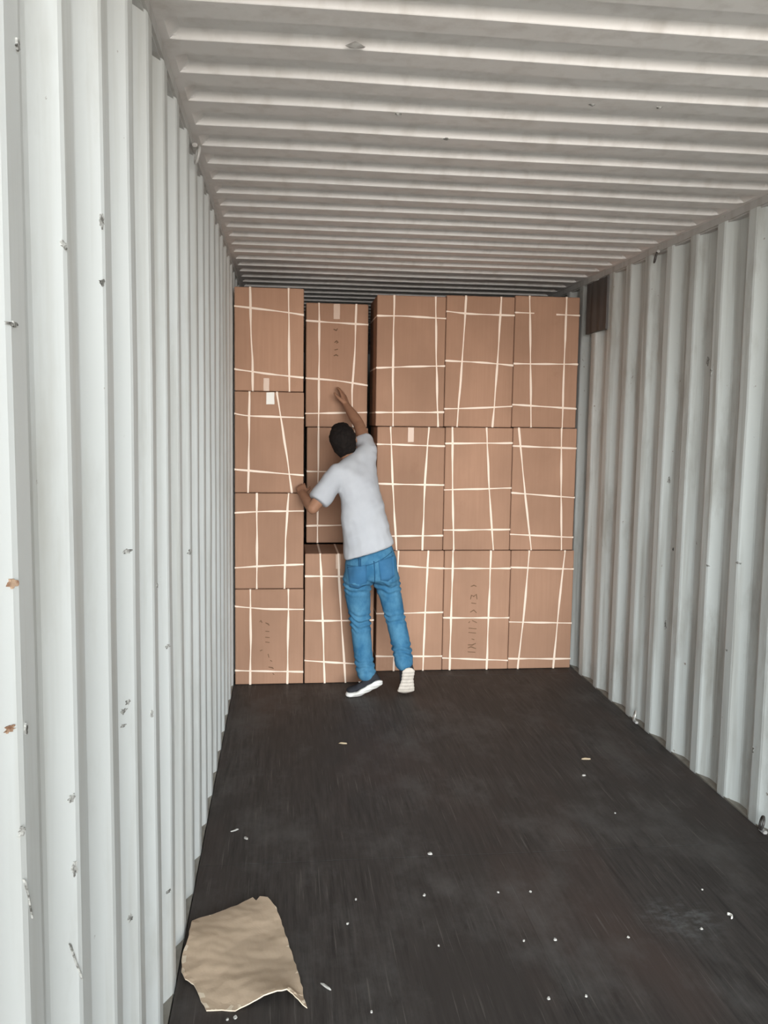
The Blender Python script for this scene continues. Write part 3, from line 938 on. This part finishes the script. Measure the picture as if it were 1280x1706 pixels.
def hand(w, along, nrm, side, curl, spread=0.10, k=0.94):
    """w wrist, along towards the fingers, nrm out of the BACK of the hand, side +1: thumb on the +across side"""
    along = along.normalized(); nrm = (nrm - along*nrm.dot(along)).normalized(); ac = along.cross(nrm).normalized()*side
    P = lambda a, c, n: w + (along*a + ac*c + nrm*n)*k
    body.hull(E(w, 0.023*k), E(P(0.035, 0.024, 0), 0.014*k), E(P(0.035, -0.026, 0), 0.013*k))
    body.hull(E(P(0.035, 0.024, 0), 0.014*k), E(P(0.035, -0.026, 0), 0.013*k),
              E(P(0.088, 0.033, 0.002), 0.0105*k), E(P(0.092, 0.011, 0.004), 0.0105*k), E(P(0.088, -0.011, 0.003), 0.0105*k), E(P(0.080, -0.031, 0), 0.0095*k))
    for c0, a0, ln, r in ((0.033, 0.088, 0.074, 0.0092), (0.011, 0.092, 0.083, 0.0095), (-0.011, 0.088, 0.076, 0.0090), (-0.031, 0.080, 0.060, 0.0080)):
        p = V3((a0, c0, 0.002)); ang = curl*0.35; seg = []
        d_ac = c0*spread*8
        for f in (0.42, 0.32, 0.26):
            seg.append(p.copy())
            p = p + V3((math.cos(ang), d_ac*0.35, -math.sin(ang)))*ln*f
            ang += curl*0.5
        seg.append(p)
        body.limb(*[(P(*q), rr*k) for q, rr in zip(seg, (r, r*0.96, r*0.9, r*0.78))])
    t0, t1, t2, t3 = V3((0.022, 0.024, -0.004)), V3((0.050, 0.052, -0.016)), V3((0.076, 0.064, -0.026)), V3((0.098, 0.066, -0.032))
    body.limb(*[(P(*q), rr*k) for q, rr in zip((t0, t1, t2, t3), (0.015, 0.0115, 0.0100, 0.0085))])

# right hand flat against the upper carton, left hand pressing on the carton stack's edge
hand(wrR, V3((-0.16, 0.50, 0.66)), V3((0.75, -0.50, 0.30)), -1, 0.35, spread=0.04)
hand(wrL, V3((-0.10, 0.55, 0.30)), V3((-0.30, -0.35, 0.75)), 1, 0.55, k=0.80)
person = body.build('person', mat_skin, 0.0042, 5)
tag(person, 'person in white t-shirt and blue jeans on tiptoe, reaching up to the cartons', 'person')

for s in (-1, 1):
    eb = bmesh.new(); bmesh.ops.create_uvsphere(eb, u_segments=16, v_segments=10, radius=0.0115, matrix=Matrix.Translation(hp(s*0.030, 0.074, 0.012)))
    e = link('eye', bm_mesh('eye', eb), mat_eye, person, True)
    eb = bmesh.new(); bmesh.ops.create_uvsphere(eb, u_segments=12, v_segments=8, radius=0.0055, matrix=Matrix.Translation(hp(s*0.030, 0.0815, 0.012)))
    link('iris', bm_mesh('iris', eb), mat_iris, e, True)
lb = Blob(); lb.hull(HE(-0.020, 0.076, -0.054, (0.006, 0.006, 0.004)), HE(0, 0.083, -0.052, (0.012, 0.007, 0.006)), HE(0.020, 0.076, -0.054, (0.006, 0.006, 0.004)))
lb.build('mouth', mat_lip, 0.002, 3, person)

hair = Blob()
hair.hull(HE(0, -0.020, 0.040, (0.083, 0.096, 0.080)), HE(0, -0.052, -0.012, (0.070, 0.056, 0.055)))
hair.hull(HE(0, -0.055, -0.030, (0.060, 0.046, 0.045)), HE(0, -0.050, -0.072, (0.046, 0.034, 0.020)))
hair.hull(HE(0, 0.045, 0.082, (0.055, 0.036, 0.026)), HE(0, -0.01, 0.082, (0.066, 0.06, 0.036)))
hair.build('hair', mat_hair, 0.005, 3, person, fold=lambda p: 0.0045*noise.noise(p*55) + 0.002*noise.noise(p*140))

# ---- t-shirt
sh = Blob()
hemc = V3((0.838, 5.275, 0.918))
sh.chain(E(hemc, (0.163, 0.128, 0.014), u_hem), E(hemc + V3((-0.012, 0.003, 0.09)), (0.154, 0.122, 0.03), u_hem), E((0.806, 5.290, 1.12), (0.146, 0.114, 0.05), (1, 0.25, 0.22)),
         E((0.780, 5.335, 1.31), (0.150, 0.112, 0.05), sh_dir))
sh.hull(E((0.780, 5.335, 1.31), (0.150, 0.112, 0.05), sh_dir), E(shL + V3((0.02, 0, 0)), 0.066), E(shR - V3((0.010, 0.01, 0.010)), 0.062), E(neck - V3((0, 0, 0.012)), (0.066, 0.066, 0.022)))
cufL = shL.lerp(elL, 0.78)
d = (elL - shL).normalized()
sh.chain(E(shL, 0.066), E(shL.lerp(elL, 0.45), 0.070), E(cufL, (0.074, 0.064, 0.010), (0, 1, 0), d))
cufR = shR.lerp(elR, 0.40)
d2 = (elR - shR).normalized()
sh.chain(E(shR, 0.060), E(cufR, (0.060, 0.056, 0.009), (1, 0, 0), d2))
def shirt_fold(p):
    q = V3((p.x*5 + p.z*7, p.y*4, p.z*9 - p.x*6))
    return 0.008*noise.noise(q) + 0.0055*noise.noise(V3((p.x*16 + p.z*9, p.y*9, p.z*22 - p.x*12)))
tshirt = sh.build('t_shirt', mat_shirt, 0.0055, 14, person, shirt_fold)

# ---- jeans
jn = Blob()
wst = V3((0.842, 5.28, 0.90))
jn.chain(E(wst, (0.152, 0.112, 0.02), u_hem), E((0.850, 5.272, 0.82), (0.170, 0.128, 0.05), u_hem))
jn.hull(E((0.850, 5.272, 0.82), (0.170, 0.128, 0.05), u_hem), E((0.775, 5.265, 0.735), (0.087, 0.108, 0.04)))
jn.hull(E((0.850, 5.272, 0.82), (0.170, 0.128, 0.05), u_hem), E((0.948, 5.265, 0.740), (0.080, 0.108, 0.04)))
for s, c in ((-1, (0.790, 5.195, 0.785)), (1, (0.925, 5.195, 0.800))):
    jn.hull(E(c, (0.066, 0.052, 0.06)), E(V3(c) + V3((0, 0.06, 0.05)), (0.07, 0.06, 0.06)))
jn.limb((V3((0.772, 5.272, 0.74)), 0.090), (V3((0.776, 5.285, 0.645)), 0.080), (knL, 0.064), (V3((0.812, 5.30, 0.30)), 0.060), (V3((0.829, 5.285, 0.170)), 0.058), (V3((0.836, 5.282, 0.150)), 0.060))
jn.limb((V3((0.950, 5.272, 0.745)), 0.084), (V3((0.978, 5.28, 0.64)), 0.070), (knR, 0.061), (V3((1.046, 5.265, 0.345)), 0.060), (V3((1.066, 5.242, 0.222)), 0.058))
def jean_fold(p):
    left = p.x < 0.86 + max(0, 0.5 - p.z)*0.20
    f = 0.0022*noise.noise(p*22)
    for zc, wd, am in (((0.475, 0.05, 0.0075), (0.20, 0.05, 0.005), (0.70, 0.05, 0.005)) if left else ((0.50, 0.04, 0.005), (0.30, 0.05, 0.006), (0.70, 0.05, 0.005))):
        g = math.exp(-((p.z - zc)/wd)**2)
        f += am*g*math.sin(p.z*170 + 5*noise.noise(V3((p.x*14, p.y*14, zc))) + p.x*30)
    return f
jeans = jn.build('jeans', mat_jeans, 0.0055, 7, person, jean_fold)
bpy.context.view_layer.update()

def drape(name, src, outline_fn, nu, nv, mat, parent, off=0.0025):
    """cloth patch lying on the back (door side) of src"""
    bvh = BVHTree.FromPolygons([v.co.copy() for v in src.data.vertices], [tuple(p.vertices) for p in src.data.polygons])
    V = []
    for i in range(nu + 1):
        for j in range(nv + 1):
            x, z = outline_fn(i/nu, j/nv)
            loc, nr, *_ = bvh.ray_cast(V3((x, 4.9, z)), EY)
            V.append(loc + nr*off if loc is not None else V3((x, 5.2, z)))
    n = len(V); V += [v + EY*0.004 for v in V]
    F = []
    for i in range(nu):
        for j in range(nv):
            a = i*(nv+1)+j
            F += [(a, a+nv+1, a+nv+2, a+1), (n+a, n+a+1, n+a+nv+2, n+a+nv+1)]
    for i in range(nu):
        for j in (0, nv):
            a = i*(nv+1)+j; F.append((a, n+a, n+a+nv+1, a+nv+1))
    for j in range(nv):
        for i in (0, nu):
            a = i*(nv+1)+j; F.append((a, a+1, n+a+1, n+a))
    return link(name, mesh_py(name, V, F), mat, parent, True)

def pocket(cx, cz, w, h, tilt):
    def fn(s, t):
        x = (s - 0.5)*w*(1 - 0.12*(1-t)); z = (t - 0.5)*h
        if t < 0.3: z -= (0.3 - t)/0.3*0.018*(1 - abs(2*s-1))
        return cx + x - z*tilt*0.3, cz + z + x*tilt
    return fn
drape('back_pocket', jeans, pocket(0.765, 0.775, 0.112, 0.125, 0.20), 8, 8, mat_pocket, jeans)
drape('back_pocket', jeans, pocket(0.940, 0.825, 0.098, 0.120, 0.25), 8, 8, mat_pocket, jeans)
drape('yoke_seam', jeans, lambda s, t: (0.705 + 0.272*s, 0.832 + 0.085*s - 0.026*math.sin(math.pi*s) + 0.004*t), 20, 1, mat_stitch, jeans, 0.0018)
drape('belt_loop', jeans, lambda s, t: (0.770 + 0.016*s, 0.835 + 0.045*t), 2, 4, mat_stitch, jeans, 0.005)
drape('seat_seam', jeans, lambda s, t: (0.858 + 0.006*s + 0.01*(1-t), 0.70 + 0.17*t), 1, 14, mat_stitch, jeans, 0.0018)

# ---- shoes
def shoe(heel, ball, toe, ankle, mat_s, label, up_hint, wide, sole_t):
    a1 = (ball - heel).normalized(); a2 = (toe - ball).normalized()
    up1 = (up_hint - a1*up_hint.dot(a1)).normalized()
    up2 = (EZ - a2*a2.z).normalized()
    ac1 = a1.cross(up1).normalized(); ac2 = a2.cross(up2).normalized()
    root = bpy.data.objects.new('shoe', None); COL.objects.link(root); root.parent = person
    root['label'] = label
    def S(c, rx, ry, rz, al, up): return E(c, (rx*wide, ry, rz), al.cross(up), up)
    so = Blob()
    so.chain(S(heel + a1*0.03, 0.032, 0.034, sole_t, a1, up1), S(heel.lerp(ball, 0.5), 0.030, 0.036, sole_t, a1, up1), S(ball, 0.043, 0.034, sole_t, (a1+a2).normalized(), (up1+up2).normalized()), S(toe - a2*0.03, 0.037, 0.034, sole_t, a2, up2))
    so.build('sole', mat_s, 0.0035, 2, root, fold=lambda p: 0.0012*math.sin(p.z*260))
    up = Blob()
    h = 0.022
    up.hull(S(heel + a1*0.035 + up1*h, 0.032, 0.033, 0.018, a1, up1), S(heel + a1*0.045 + up1*0.062, 0.033, 0.038, 0.016, a1, up1), E(ankle, 0.040), E(ankle + V3((0, 0, 0.022)), 0.036),
            S(heel.lerp(ball, 0.6) + up1*h, 0.033, 0.035, 0.015, a1, up1), S(heel.lerp(ball, 0.55) + up1*0.055, 0.028, 0.028, 0.014, a1, up1))
    up.chain(E(heel.lerp(ball, 0.55) + up1*0.036, (0.030, 0.034, 0.026), ac1, up1), E(ball + (up1+up2).normalized()*0.034, (0.040, 0.034, 0.024), ac1, (up1+up2)), E(toe - a2*0.034 + up2*0.026, (0.034, 0.031, 0.020), ac2, up2))
    up.build('upper', mat_shoe, 0.004, 4, root, fold=lambda p: 0.001*noise.noise(p*60))
    lc = Blob(); zz = []
    for i, t in enumerate((0.45, 0.53, 0.62, 0.71, 0.8)):
        zz.append(E(heel.lerp(ball, t) + up1*(0.070 - 0.012*t) + ac1*(0.016 if i % 2 else -0.016), 0.003))
    lc.chain(*zz)
    lc.build('lace', mat_sole, 0.0018, 1, root)
shoe(V3((0.930, 5.244, 0.100)), V3((0.788, 5.264, 0.019)), V3((0.708, 5.272, 0.016)), V3((0.848, 5.278, 0.135)), mat_sole,
     'black shoe with white sole edge, heel lifted', V3((0.10, 0.55, 0.85)), 1.15, 0.016)
shoe(V3((1.090, 5.185, 0.196)), V3((1.086, 5.262, 0.036)), V3((1.080, 5.335, 0.014)), V3((1.074, 5.235, 0.215)), mat_sole_worn,
     'shoe on tiptoe showing its pale worn sole', V3((-0.10, 0.9, 0.45)), 1.28, 0.015)
